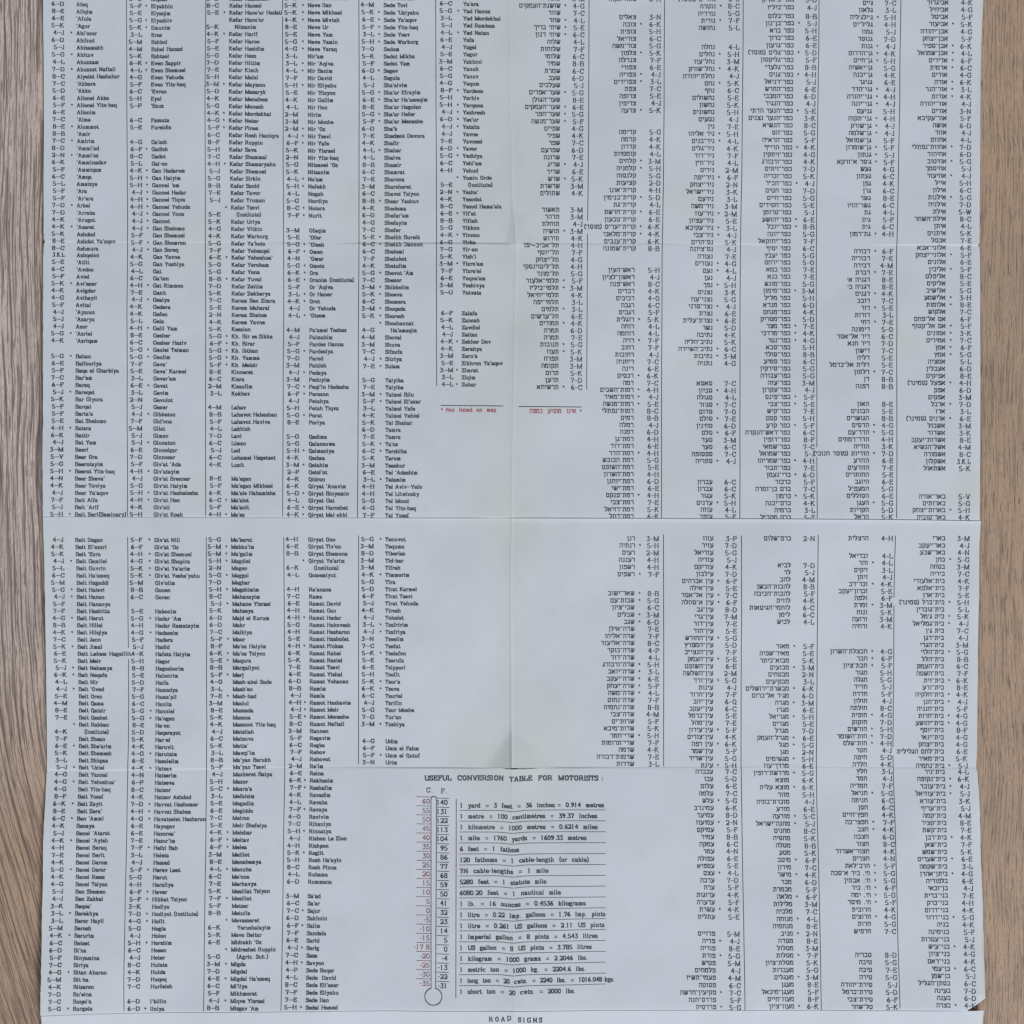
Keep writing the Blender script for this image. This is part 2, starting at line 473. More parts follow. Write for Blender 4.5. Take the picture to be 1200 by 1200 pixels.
HEBREW = {
 '\u05d0': (8, '0b 63/5b 6b 69 48/27 05 03 13'), '\u05d1': (7, '0b 4b 5a 53/03 63'), '\u05d2': (5, '1b 3b 36 43/36 03'), '\u05d3': (7.2, '0b 6b/5b 53'),
 '\u05d4': (7.4, '0b 5b 6a 63/17 13'), '\u05d5': (3.8, '0b 2b 23'), '\u05d6': (4.4, '0b 3b/2a 23'), '\u05d7': (7.5, '0b 5b 6a 63/1b 13'), '\u05d8': (7.6, '0b 1a 13 43 64 6a 5b 3b'),
 '\u05d9': (3.6, '0b 2b 27'), '\u05db': (6.5, '0b 4b 5a 54 43 03'), '\u05da': (6.5, '0b 5b/5b 50'), '\u05dc': (6.5, '0e 0b 5b 58 23'), '\u05de': (7.8, '0b 19 03/19 3b 5b 6a 63 33'),
 '\u05dd': (7.6, '0b 6b 63 13 1b'), '\u05e0': (5, '1b 3b 33 03'), '\u05df': (4, '0b 2b 20'), '\u05e1': (7.6, '0b 5b 6a 65 43 23 15 1b'), '\u05e2': (7.5, '5b 6b 66 43 02/0b 1b 44'),
 '\u05e4': (7.2, '38 18 1b 5b 6a 64 53 03'), '\u05e3': (7.2, '38 18 1b 5b 6a 60'), '\u05e6': (7.4, '0b 1b 64 63 03/5b 6b 69 47'), '\u05e5': (7, '1b 37 30/0b 1b/5b 6b 69 37'),
 '\u05e7': (7.2, '0b 5b 6a 67 43/18 10'), '\u05e8': (6.6, '0b 4b 5a 53'), '\u05e9': (8.8, '0b 1b 13 53 76 7b 8b/3b 4b 46 14'), '\u05ea': (8, '0b 5b 6a 63/2b 23 03'),
 '\u05be': (4.6, '0b 3b'), '\u05f3': (2.6, '1b 19'), '\u05f4': (4.2, '0b 09/2b 29'), ' ': (4.5, ''), '.': (3.4, '13 23'), '\u2014': (8, '07 77'),
 '(': (4, '0d 2a 25 02'), ')': (4, '3d 1a 15 32'),
}


def parse(table):
    out = {}
    for ch, (w, s) in table.items():
        segs = []
        for st in s.split('/'):
            pts = [(int(p[0], 36), int(p[1], 36) - 3) for p in st.split()]
            segs += list(zip(pts[:-1], pts[1:]))
        out[ch] = (w, segs)
    return out


LATIN, HEBREW = parse(LATIN), parse(HEBREW)


SAG = 1.5
GAP = 0.9      # extra white between letters


class Print:
    """collects pen strokes and lays them on the paper as one mesh"""

    def __init__(self, panel):
        self.p = panel
        self.hexes = []          # six corners each
        self.lift = []

    def seg(self, x1, y1, x2, y2, hx, hy, k=0):
        if self.p != 'A':        # the print sags where it runs over the upright fold
            k1, w1 = (SAG, 11) if self.p == 'B' else (-2.2, 6)
            y1 += k1 * math.exp(-((x1 - 601) / w1) ** 2) * min(1, max(0, (y1 - 903) / 4))
            y2 += k1 * math.exp(-((x2 - 601) / w1) ** 2) * min(1, max(0, (y2 - 903) / 4))
        if self.p == 'B' and y1 > 1169 and x1 > 1150 - (y1 - 1169) * 1.35:
            return               # torn away
        sx = 1 if x2 >= x1 else -1
        sy = 1 if y2 >= y1 else -1
        a, b = sx * hx, sy * hy
        q = [(x1 - a, y1 - b), (x1 + a, y1 - b), (x2 + a, y2 - b), (x2 + a, y2 + b), (x2 - a, y2 + b), (x1 - a, y1 + b)]
        if sx * sy > 0:
            q.reverse()
        self.hexes.append(q)
        self.lift.append(k)

    def glyphs(self, table, ch, x, base, ux, uy, hx, hy):
        w, segs = table.get(ch, table[' '])
        w += GAP
        for k, ((ax, ay), (bx, by)) in enumerate(segs):
            self.seg(x + ax * ux, base - ay * uy, x + bx * ux, base - by * uy, hx * (0.45 if ay == by and ax != bx else 1), hy, k)
        return w * ux

    def width(self, table, text, ux):
        return sum(table.get(c, table[' '])[0] + GAP for c in text) * ux

    def latin(self, text, x, y, ux, uy, hx, hy, align='l', fit=None, space=None, slope=0.0):
        if fit:
            ux = fit / (self.width(LATIN, text, 1.0) - 0.8 - GAP)
        base = y + 4.5 * uy
        if align == 'r':
            x = x - self.width(LATIN, text, ux) + (0.8 + GAP) * ux
        x0 = x
        for c in text:
            x += self.glyphs(LATIN, c, x, base + (x - x0) * slope, ux, uy, hx, hy)
            if space:
                x += space
        return x

    def hebrew(self, text, x, y, ux, uy, hx, hy, fit=None):
        if fit:
            ux = fit / (self.width(HEBREW, text, 1.0) - 0.8 - GAP)
        base = y + 4.0 * uy
        x += (0.8 + GAP) * ux
        for c in text:
            w = (HEBREW.get(c, HEBREW[' '])[0] + GAP) * ux
            x -= w
            self.glyphs(HEBREW, c, x, base, ux, uy, hx, hy)
        return x

    def line(self, pts, hx, hy, step=2.5):
        for (x1, y1), (x2, y2) in zip(pts[:-1], pts[1:]):
            n = max(1, int(math.hypot(x2 - x1, y2 - y1) / step))
            for i in range(n):
                a, b = i / n, (i + 1) / n
                self.seg(x1 + (x2 - x1) * a, y1 + (y2 - y1) * a, x1 + (x2 - x1) * b, y1 + (y2 - y1) * b, hx, hy, len(self.hexes) % 2)

    def build(self, name, mat, label=None):
        H = np.array(self.hexes, float)
        X, Y = H[:, :, 0].ravel(), H[:, :, 1].ravel()
        Z = height(X, Y, self.p) + 0.085 + np.repeat(np.array(self.lift, float), 6) * 0.0025
        V = to_world(X, Y, Z)
        n = len(H)
        me = bpy.data.meshes.new(name)
        me.vertices.add(n * 6)
        me.vertices.foreach_set('co', V.astype(np.float32).ravel())
        me.loops.add(n * 6)
        me.loops.foreach_set('vertex_index', np.arange(n * 6, dtype=np.int32))
        me.polygons.add(n)
        me.polygons.foreach_set('loop_start', np.arange(0, n * 6, 6, dtype=np.int32))
        me.polygons.foreach_set('loop_total', np.full(n, 6, dtype=np.int32))
        me.materials.append(mat)
        me.update(calc_edges=True)
        me.validate()
        o = bpy.data.objects.new(name, me)
        o.visible_shadow = True
        link(o, PANEL[self.p])
        if label:
            o['label'] = label
        return o

# ------------------------------------------------------------------ the index: where each column stands
# name position and code position down the sheet (left ends of English names, right ends of Hebrew ones)
COLUMN = {
 'E1': ([(0, 89.4), (300, 89.4), (600, 89), (632, 89), (665, 90), (800, 91.3), (900, 91.8), (980, 89.8), (1050, 89), (1125, 88), (1181, 87.3)],
        [(0, 74.8), (600, 75), (632, 75.3), (800, 77.2), (900, 77.4), (980, 75.2), (1050, 74.4), (1181, 72.8)]),
 'E2': ([(0, 177), (165, 177.2), (200, 177.8), (300, 179.3), (470, 179.8), (600, 180), (632, 181), (700, 182), (800, 182.5), (900, 181.9), (1000, 180), (1080, 179), (1181, 176.8)],
        [(0, 165.5), (300, 166.6), (600, 166.8), (632, 166.6), (800, 168.4), (900, 168), (1000, 166.6), (1181, 164.3)]),
 'E3': ([(0, 269), (158, 268.6), (240, 270.5), (290, 271.2), (560, 271.5), (605, 271), (632, 270.7), (700, 272.5), (800, 273), (900, 273), (960, 272.5), (1050, 272.2), (1120, 271.2), (1181, 270.6)],
        [(0, 256), (290, 258.4), (560, 259.5), (605, 258.7), (632, 258.6), (800, 260.5), (900, 260.6), (1000, 259.5), (1181, 257.2)]),
 'E4': ([(0, 361.4), (100, 360.5), (200, 360.8), (250, 361.5), (300, 362.4), (470, 362.5), (600, 361.8), (632, 361.5), (700, 362.5), (850, 363.2), (900, 363), (1000, 362), (1100, 360), (1181, 359.3)],
        [(0, 347.6), (100, 348.3), (300, 350.6), (600, 350.6), (632, 349.6), (850, 353), (900, 353.2), (1000, 351), (1181, 348)]),
 'E5': ([(0, 450.2), (100, 450), (290, 451.2), (450, 452), (600, 452.2), (900, 451.8)], [(0, 438), (300, 438.6), (600, 439), (632, 438), (900, 438.5)]),
 'E6': ([(0, 543), (100, 542.6), (240, 542), (300, 542), (460, 541.4)], [(0, 529.5), (290, 530), (460, 531)]),
 'H1': ([(0, 656.8), (225, 656), (300, 654.8), (460, 654.4)], [(0, 685), (225, 683), (300, 682.5), (460, 682)]),
 'H2': ([(0, 745.6), (150, 745), (290, 745), (316, 743.6), (450, 742.6), (606, 742.4), (632, 744.2), (720, 743.6), (900, 743)],
        [(0, 774.6), (200, 774), (290, 772.6), (316, 773), (450, 771.6), (600, 772), (900, 772.2)]),
 'H3': ([(0, 838.8), (55, 837.5), (200, 836.8), (290, 835.8), (300, 835.4), (450, 835.2), (606, 834.6), (632, 835.7), (900, 835.8), (1000, 837), (1100, 837.8), (1181, 838.8)],
        [(0, 866.4), (55, 866), (200, 864.8), (290, 863), (450, 862.5), (606, 862), (632, 863), (900, 863.5), (1000, 865), (1181, 867.8)]),
 'H4': ([(0, 930), (100, 929.5), (250, 928), (290, 927), (400, 926.5), (500, 925.6), (600, 926), (632, 926.2), (750, 925), (860, 924.5), (900, 925.2), (1000, 927), (1100, 929), (1181, 930)],
        [(0, 957), (100, 956.2), (250, 955), (400, 954.7), (500, 954), (632, 954.2), (750, 953.7), (900, 954), (1000, 956.5), (1181, 958.8)]),
 'H5': ([(0, 1023), (150, 1021.6), (275, 1021), (305, 1020.5), (400, 1019.5), (460, 1018), (606, 1017.3), (632, 1017.2), (760, 1016.5), (900, 1016.5), (970, 1018), (1050, 1020), (1181, 1021.6)],
        [(0, 1050), (150, 1049), (275, 1048), (305, 1047.2), (450, 1046), (632, 1046), (800, 1045.2), (900, 1046), (1000, 1048.5), (1181, 1051)]),
 'H6': ([(0, 1111.8), (130, 1110.5), (280, 1108.8), (305, 1109), (400, 1108), (500, 1107), (632, 1107.6), (750, 1107), (890, 1107), (905, 1107.8), (1000, 1109.7), (1100, 1111.8), (1181, 1112.6)],
        [(0, 1140), (130, 1139), (305, 1138.7), (400, 1138), (500, 1136.8), (606, 1136), (632, 1136.2), (890, 1134.6), (905, 1136), (1000, 1139.5), (1100, 1141.5), (1181, 1142.2)]),
}
COLUMN = {k: (poly(a), poly(b)) for k, (a, b) in COLUMN.items()}
COLUMN_LABEL = {}
PRINTS = {}
rnd = random.Random(5)
E_UX, E_UY, E_HX, E_HY = 0.470, 0.480, 0.53, 0.27
H_UX, H_UY, H_HX, H_HY = 0.540, 0.490, 0.43, 0.50
C_UX, C_UY, C_HX, C_HY = 0.60, 0.60, 0.46, 0.25


def G(col, panel, anchors, text):
    """one run of index rows: grid square (figure and letter), star or blank, name"""
    pr = PRINTS.setdefault((col, panel), Print(panel))
    ay = poly(anchors)
    nx, cx = COLUMN[col]
    heb = col[0] == 'H'
    for i, row in enumerate(text.strip().replace('\n', '').split('|')):
        y = float(ay(i)) + rnd.uniform(-0.12, 0.12)
        code, star, name = row[:2], row[2], row[3:]
        x, xc = float(nx(y)) + rnd.uniform(-.1, .1), float(cx(y)) + rnd.uniform(-.15, .15)
        if code != '--':
            c = '3.K.L' if code == 'KL' else code[0] + ('\u2013' if heb else '\u2014') + code[1]
            if heb:
                pr.latin(c, xc, y + 0.3, C_UX * (0.8 if code == 'KL' else 1), C_UY, C_HX, C_HY, 'r')
            else:
                pr.latin(c, xc, y - 0.3, 0.40 if code == 'KL' else 0.56, 0.51, E_HX, E_HY + 0.02, 'r')
        if star == '*':
            sx = x + (6.0 if heb else -6.0)
            sy = y - 0.6
            pr.seg(sx - .7, sy - .1, sx + .7, sy + .1, .36, .55, 0)
            pr.seg(sx - .1, sy - .7, sx + .1, sy + .7, .55, .36, 1)
        ind = len(name) - len(name.lstrip('>'))
        name = name.lstrip('>')
        if heb:
            pr.hebrew(name, x, y, H_UX, H_UY, H_HX, H_HY)
        else:
            fit = {'Beit Lehem Hagelilit': 62, 'Beit Berl(Seminary)': 59, 'Havatselet Hasharon': 60}.get(name)
            pr.latin(name, x + ind * 6.5, y, E_UX, E_UY, E_HX, E_HY, fit=fit)


def run(y0, n, y1):
    return [(0, y0), (n, y1)]


G('E1', 'A', [(0, 4.8), (34, 290.9), (35, 298.6), (36, 307.2), (47, 399.5)], '''
6D Afeq|8E Afiqim|6E 'Afula|5K 'Agur|4J*Ahi'ezer|6D Ahihud|5J Ahisamakh|5G*Ahituv|4L Ahuzzam|7D*Ahuzzat Naftali|8C Aiyelet Hashahar|7C 'Akbara|5D 'Akko|6E Allonei Abba|
5F*Allonei Yits-haq|6E Allonim|7C 'Alma|8E*Alummot|8B 'Amir|7C*Amirim|8D 'Ammi'ad|2N*'Ammi'oz|6K 'Amminadav|5F 'Ammiqam|6C 'Amqa|5L Amatsya|5F 'Ara|5F 'Ar'ara|7D*Arbel|
7D 'Arraba|4K 'Arugot|4K*'Aseret|5K Ashdod|8E Ashdot Ya'aqov|8C Ashmura|KL Ashqelon|5E 'Atlit|6C 'Avdon|5F Aviel|5K*Avi'ezer|4K Avigdor|4G Avihayil|5F Avital|4J 'Ayanot|
5J 'Azarya|4J Azor|5G*'Azriel|4K 'Azriqam''')
G('E1', 'A', run(417.7, 22, 603.0), '''
5G*Bahan|6E Balfouriya|5F Baqa el Gharbiya|7C Bar'am|6F Baraq|5J*Bareqet|5K Bar Giyora|5F Barqai|5F Barta'a|5E Bat Shelomo|4H*Batsra|6K Battir|4J Bat Yam|3M Beeri|5V Beer Ora|
5G Beerotayim|5H*Beerot Yits-haq|4N Beer Sheva'|4K Beer Toviya|4J Beer Ya'aqov|7F Beit Alfa|5J Beit 'Arif|5H*Beit Berl(Seminary)''')
G('E1', 'B', [(0, 632.8), (32, 900), (33, 908.4), (65, 1180.8)], '''
4J Beit Dagan|4K Beit El'azari|5K Beit 'Ezra|4J*Beit Gamliel|5L Beit Guvrin|6C Beit Ha'emeq|5M Beit Hagaddi|5G*Beit Halevi|4J*Beit Hanan|5F Beit Hananya|7F Beit Hashitta|4G*Beit Herut|
8B Beit Hillel|4K*Beit Hilqiya|7C Beit Jann|5K*Beit Jimal|6E Beit Lehem Hagelilit|5K Beit Meir|5J*Beit Nehemya|6K*Beit Neqofa|4L Beit Nir|4J*Beit 'Oved|5E Beit Oren|4M Beit Qama|
8E Beit Qatsir|7E Beit Qeshet|--*Beit Rabban|4K >(Institute)|7F Beit Shean|6E*Beit She'arim|5K Beit Shemesh|3L Beit Shiqma|5J*Beit 'Uziel|4G Beit Yannai|4G*Beit Yehoshua'|
4G Beit Yits-haq|8F Beit Yosef|6K*Beit Zayit|8E Beit Zera'|6C*Ben 'Ammi|4K Benaya|5J Benei 'Atarot|4K*Benei 'Ayish|4H Benei Beraq|7E Benei Berit|4K Benei Darom|5G*Benei Deror|
4K Benei Reem|4G Benei Tsiyon|5J Ben Shemen|4J Ben Zakkai|3K Beqoa'|3L*Berekhya|3L Beror Hayil|5M Berosh|4K*Berurim|6C Betset|6D Bi'na|5F Binyamina|7C Biriya|4G*Bitan Aharon|
5M Bit-ha|4K Bitsaron|7D Bu'eina|7C Buqei'a|5G*Burgeta''')
G('E2', 'A', run(-1.5, 15, 124.2), '''
5G Elqosh|5F*Elyakhin|5E Elyaqim|5G*Elyashiv|5K*Emunim|3L Erez|5M Eshbol|4M Eshel Hanasi|5K Eshtaol|6K*Even Sappir|4L*Even Shemuel|4G Even Yehuda|5F Even Yits-haq|6C 'Evron|5H Eyal|5P 'Ezuz''')
G('E2', 'A', run(141, 1, 149.4), '6C Fassuta|5E Fureidis')
G('E2', 'A', [(0, 166.3), (15, 292.7), (17, 309.5), (51, 594.6), (52, 603)], '''
4G Ga'ash|6F*Gadish|8C Gadot|5L Gal-on|4K*Gan Hadarom|5H*Gan Haiyim|5H*Gannei 'am|4J*Gannei Hadar|4H*Gannei Tiqva|4H*Gannei Yehuda|4J*Gannei Yona|4J*Gannot|4J*Gan Shelomo|
5F Gan Shemuel|5F*Gan Shomron|4J*Gan Soreq|4K Gan Yavne|5G Gan Yoshiya|4L Gat|6C Ga'ton|4H*Gat Rimmon|7E Gazit|4J*Gealya|4K Gedera|4K Gefen|5L Geia|4H*Gelil Yam|8E Gesher|
6C Gesher Haziv|5G*Geulei Teiman|5G*Geulim|7F Geva'|5E Geva' Karmel|3L Gevar'am|6E*Gevat|3L Gevim|2N Gevulot|5J Gezer|4J*Gibbeton|7F Gid'ona|5M Gilat|5J Gimzo|5J*Ginnaton|
6E Ginneigar|7D Ginnosar|5F Giv'at 'Ada|4H*Giv'atayim|4J Giv'at Brenner|5G Giv'at Haiyim|5H*Giv'at Hashelosha|4H*Giv'at Hen|4K Giv'ati|5H Giv'at Koah''')
G('E2', 'B', run(632.9, 8, 700), '''
5F*Giv'at Nili|6F Giv'at 'Oz|4H*Giv'at Shemuel|4G*Giv'at Shapira|5K*Giv'at Ye'arim|5K*Giv'at Yesha'yahu|5M Giv'olim|8B Gonen|6C Goren''')
G('E2', 'B', [(0, 716.7), (21, 892.2), (22, 900.8), (23, 909), (52, 1155.6)], '''
5E Habonim|5G*Hadar 'Am|4H Hadar Ramatayim|4G*Hadassim|5F Hadera|5J Hadid|4K Hafets Haiyim|5H Hagor|8B Hagosherim|5E Hahotrim|5D Haifa|7F Hamadya|5G Hama'pil|6C Hanita|5G*Hanniel|
5G*Ha'ogen|8E Ha-on|5D Haqerayot|5K Har-el|4K Haruvit|4G*Harutsim|6E Hasolelim|4K*Hatsav|4N Hatserim|6P Hatseva|8C Hatsor|4K Hatsor Ashdod|7D*Havvat Hashomer|4H*Havvat Shalem|
4G*Havatselet Hasharon|6E Hayogev|6E Hazorea'|7E Hazor'im|7F*Hefzi Bah|3L Helets|4J Hemed|5F*Herev Leet|5G Herut|4H Herzliya|6F*Hever|5F*Hibbat Tsiyon|3K Hodiya|
7D*Hodiyot (Institute)|4G*Hofit|5G Hogla|4J Holon|5H*Horshim|6C Hosen|4J Hoter|8C Hulata|4K Hulda|7D Huqoq|7C Hurfeish''')
G('E2', 'B', run(1173, 1, 1181.8), "6D I'billin|6D*Ilniya")
G('E3', 'A', [(0, -1.6), (1, 6.5), (34, 285.2), (35, 293.7), (36, 301.7), (55, 461.4)], '''
6D Kefar Hamakabi|8C Kefar Hanasi|5E*Kefar Hano'ar Hadati|-- Kefar Hano'ar|5K >Nitsanim|4K*Kefar Harif|5F Kefar Haroe|5E Kefar Hasidim|5G Kefar Hess|7D Kefar Hittim|7E Kefar Kisch|
5H Kefar Malal|3M*Kefar Maymon|5D Kefar Masaryk|4K Kefar Menahem|5G Kefar Monash|4K*Kefar Mordekhai|4G*Kefar Neter|5F*Kefar Pines|6C Kefar Rosh Haniqra|8F Kefar Ruppin|5H Kefar Sava|
7C Kefar Shammai|4H*Kefar Shemaryahu|5J Kefar Shemuel|5G Kefar Sirkin|8B Kefar Szold|7E Kefar Tavor|5J Kefar Truman|--*Kefar Tsevi|5E >(Institute)|5K Kefar Uriya|4G Kefar Vitkin|
4K Kefar Warburg|5G Kefar Ya'bets|7F Kefar Yehezqel|6E*Kefar Yehoshua'|5O Kefar Yeroham|5G Kefar Yona|8B*Kefar Yuval|7D Kefar Zeitim|5K Kefar Zekharya|7C Kerem Ben Zimra|
5E Kerem Maharal|2N Kerem Shalom|4K Kerem Yavne|5K Kesalon|5G*Kh. Bir es Sikka|6F*Kh. Birar|5G*Kh. Ibthan|5G*Kh. Yamma|5F*Kh. Meisir|8E Kinneret|6C Kisra|2M Kissufim|3L Kokhav''')
G('E3', 'A', run(477.6, 8, 544.8), "4M Lahav|8B Lahavot Habashan|5F Lahavot Haviva|4L Lakhish|7D Lavi|6C Liman|5J Lod|6C Lohamei Hagetaot|4K Luzit")
G('E3', 'A', run(561, 5, 603.2), "8E Ma'agan|5F Ma'agan Mikhael|6K Ma'ale Hahamisha|6C*Ma'alot|5F Ma'anit|4H*Ma'as")
G('E3', 'B', [(0, 632.7), (32, 899.4), (33, 907.9), (65, 1180.8)], '''
5G Ma'barot|5M*Mabbu'im|5M*Ma'galim|5H*Magdiel|2N Magen|5G*Maggal|7D Maghar|5H*Magshimim|8C Mahanayim|5J*Mahane Yisrael|5K Mahseya|6D Majd el Kurum|6D Makr|7C Malkiya|5F*Maor|
8F Ma'oz Haiyim|6K*Ma'oz Tsiyon|5E*Maqura|8B Margaliyot|5F*Merj|4O Mash-abei Sade|3L Mash'en|7E*Mash-had|3M Maslul|8E Massada|5K Massua|4K Massuot Yits-haq|4J Matsliah|6C Matsuva|
5K Matta'|3L Mavqi'im|8B Ma'yan Barukh|5F Ma'yan Tsevi|4J Mazkeret Batya|5H Mazor|5C*Mazra'a|3L Mefalsim|5E Megadim|6E Megiddo|7C Meiron|5E Meir Shefeiya|4K*Meishar|6F*Meitav|
6F*Melea|3M Melilot|8E Menahemya|4L*Menuha|6C Me'ona|7E Merhavya|5K Mesillat Tsiyon|7F*Mesillot|5F Metser|8B Metulla|--*Mevasseret|6K >Yerushalayim|5K Mevo Beitar|6E Midrakh 'Oz|
--*Midreshet Ruppin|5G >(Agric. Sch.)|3M*Migda|7D Migdal|6E*Migdal Ha'emeq|6C Mi'ilya|5F Mikhmoret|4J*Miqve Yisrael|8B Misgav 'Am''')
G('E4', 'A', run(-1.6, 30, 252.2), '''
8C Neot Mordekhai|5K*Neve Ilan|5K*Neve Mikhael|4K*Neve Mivtah|8E Neve Ur|5E Neve Yam|5G*Neve Yamin|4G*Neve Yaraq|3L Nir'am|3L*Nir 'Aqiva|4L*Nir Banim|7F Nir David|5H*Nir Eliyahu|
5E Nir 'Etsyon|4K Nir Gallim|4L Nir Hen|2M Nirim|3M Nir Moshe|2M*Nir 'Oz|4J*Nir Tsevi|6F*Nir Yafe|5K Nir Yisrael|2N Nir Yits-haq|5G Nitsanei 'Oz|5K Nitsanim|4L*No'am|5H*Nofekh|
4L Nogah|5G Nordiya|8C*Notera|7F*Nurit''')
G('E4', 'A', [(0, 269.4), (3, 294.3), (4, 302.7), (12, 369.6)], '''
3M Ofaqim|5E 'Ofer|5G*'Olesh|6F*Omen|4N 'Omer|5G*Omets|6K*Ora|6E*Oranim (Institute)|5F Or 'Aqiva|3L*Or Haner|4K*Orot|4J Or Yehuda|4L*'Otsem''')
G('E4', 'A', run(386.7, 13, 495.2), '''
4M Pa'amei Tashaz|4J Palmahim|5F Pardes Hanna|5G*Pardesiya|7D Parod|3M Pattish|4J*Pedaya|3M Peduyim|7C*Peqi'in Hadasha|6F*Perazon|4J Petahya|5H Petah Tiqva|5G*Porat|8E Poriya''')
G('E4', 'A', run(512, 11, 603.3), '''
5G Qadima|5G Qalansuwa|5H*Qalmaniya|4K Qedma|3M*Qelahim|2P Qetsi'ot|4K Qidron|6K Qiryat 'Anavim|5D*Qiryat Binyamin|4L Qiryat Gat|6E*Qiryat Haroshet|4K*Qiryat Mal-akhi''')
G('E4', 'B', run(632.2, 5, 674), "4H Qiryat Ono|6E Qiryat Tiv'on|8B Qiryat Shemona|--*Qiryat Ye'arim|6K >(Institute)|4L Qomemiyut")
G('E4', 'B', [(0, 690.8), (25, 898.6), (26, 906.9), (41, 1033.6)], '''
4H Ra'anana|7C Rama|6E Ramat David|4H Ramat Gan|4H*Ramat Hadar|5G Ramat Hakovesh|4H Ramat Hasharon|5E Ramat Hashofet|4H*Ramat Pinkas|6K Ramat Rahel|5K Ramat Raziel|7E Ramat Tsevi|
6E Ramat Yishai|6D Ramat Yohanan|8B Ramim|4J Ramla|4H*Ramot Hashavim|4J*Ramot Meir|5E*Ramot Menashe|8C Ramot Naftali|3M Rannen|5F Regavim|6C Regba|7F Rehov|4J Rehovot|2M Re'im|
6E Reina|6K*Rekhasim|7F*Reshafim|4K Revadim|4L Revaha|7F*Revaya|4O Revivim|7C Rihaniya|5H*Rinnatya|4J Rishon Le Zion|4H Rishpon|5K*Roglit|5H Rosh Ha'ayin|8C Rosh Pinna|4L Ruhama|
6D Rummana''')
G('E4', 'B', run(1050.6, 15, 1179.7), '''
3M Sa'ad|6C Sa'ar|7C*Sajur|6D Sakhnin|6F*Salim|7F Sandala|6E Sarid|4J*Sarig|7C Sasa|4H*Savyon|4P Sede Boqer|4L Sede  David|8C Sede Eli'ezer|7F Sede Eliyahu|7E Sede Ilan|5H*Sedei Hemed''')
G('E5', 'A', [(0, -2), (1, 6.3), (35, 294.4), (36, 303), (51, 429.2)], '''
6D Sede Nahum|4M Sede Tsvi|5K*Sede 'Uziyahu|6E*Sede Ya'aqov|5F*Sede Yits-haq|3L*Sede Yoav|5H*Sede Warburg|7O Sedom|5K Sedot Mikha|5F Sedot Yam|6D*Segev|4L Segula|5J Sha'alvim|
5G*Sha'ar Efrayim|6E*Sha'ar Ha'amaqim|8E Sha'ar Hagolan|5G*Sha'ar Hefer|5F*Sha'ar Menashe|6D Sha'b|7E Shadmot Devora|4K Shafir|4L*Shahar|4L Shalva|8B Shamir|6C Shamrat|7E Sharona|
3M Sharsheret|6C Shavei Tsiyon|8B*Shear Yashuv|4K Shedema|6D Shefar'am|4G Shefayim|7C Shefer|5E*Sheikh Bureik|6C*Sheikh Dannun|6C Shelomi|7F Sheluhot|4K Shetulim|5G*Shevut 'Am|
7C Shezor|3M*Shibbolim|5K*Shoeva|6C Shomera|3M*Shoqeda|5K*Shoresh|--*Shoshannat|4G >Ha'amaqim|4M Shoval|3M Shuva|7C Sifsufa|4J*Sitriya|7E*Sulam''')
G('E5', 'A', run(445.6, 19, 604), '''
5G Taiyiba|7E Taiyiba|3M*Talmei Bilu|5F*Talmei El'azar|3L Talmei Yafe|4K Talmei Yehiel|5K Tal Shahar|6D Tamra|7E Tamra|5K*Ta'oz|6C*Tarshiha|5K Tarum|3M Teashur|6E Tel 'Adashim|
3L*Telamim|4H Tel Aviv\u2014Yafo|4H Tel Litwinsky|5G Tel Mond|4G Tel Yits-haq|7F Tel Yosef''')
G('E5', 'B', run(632, 26, 849.2), '''
5G*Tenuvot|3M Tequma|8D Tiberias|3M Tid-har|3M Tifrah|4K*Timmorim|5G Tira|5D Tirat Karmel|6F Tirat Tsevi|5J Tirat Yehuda|4K Tirosh|4J Tohelet|3L*Tsafririm|4J*Tsafriya|3N Tseelim|
7C Tsefat|5K*Tselafon|5E Tserufa|6E Tsippori|5H Tsofit|5K*Tsor'a|6K*Tsova|6C Tsuriel|4J Tsrifin|5G Tsur Moshe|7D Tur'an|3M*Tushiya''')
G('E5', 'B', run(869.2, 3, 894.2), '4G Udim|6F Umm el Fahm|5F*Umm el Qutuf|3N Urim')
G('E6', 'A', run(4.2, 40, 343), '''
6C Ya'ara|5G*Yad Hanna|3L Yad Mordekhai|5J Yad Rambam|4L*Yad Natan|6E Yafa|4J Yagel|5E Yagur|3M Yakhini|6C Yanuh|5G Yanuv|4G Yaqum|8F*Yardena|5H Yarhiv|5H*Yarqona|4J*Yashresh|
6D*Yas'ur|4J*Yatsits|4J Yavne|7E Yavneel|6D*Yavor|5G*Yedidya|6C Yehi'am|4H Yehud|--*Yemin Orde|5E >(Institute)|2N*Yesha'|4K Yesodot|8C Yesud Hama'ala|6E*Yif'at|8B Yiftah|5G Yikkon|
4K*Yinnon|6G Yirka|7G Yir-on|5K Yish'i|3M*Yizre'am|7F Yizre'el|6E Yoqne'am|3M Yoshivya|5U Yotvata''')
G('E6', 'A', run(367.2, 10, 450.8), '''
6F Zalafa|5K Zanoah|4L Zavdiel|4J Zeitan|4K*Zekher Dov|4K Zerahya|3M Zeru'a|5E Zikhron Ya'aqov|3M*Zimrat|3L Ziqim|4L*Zohar''')

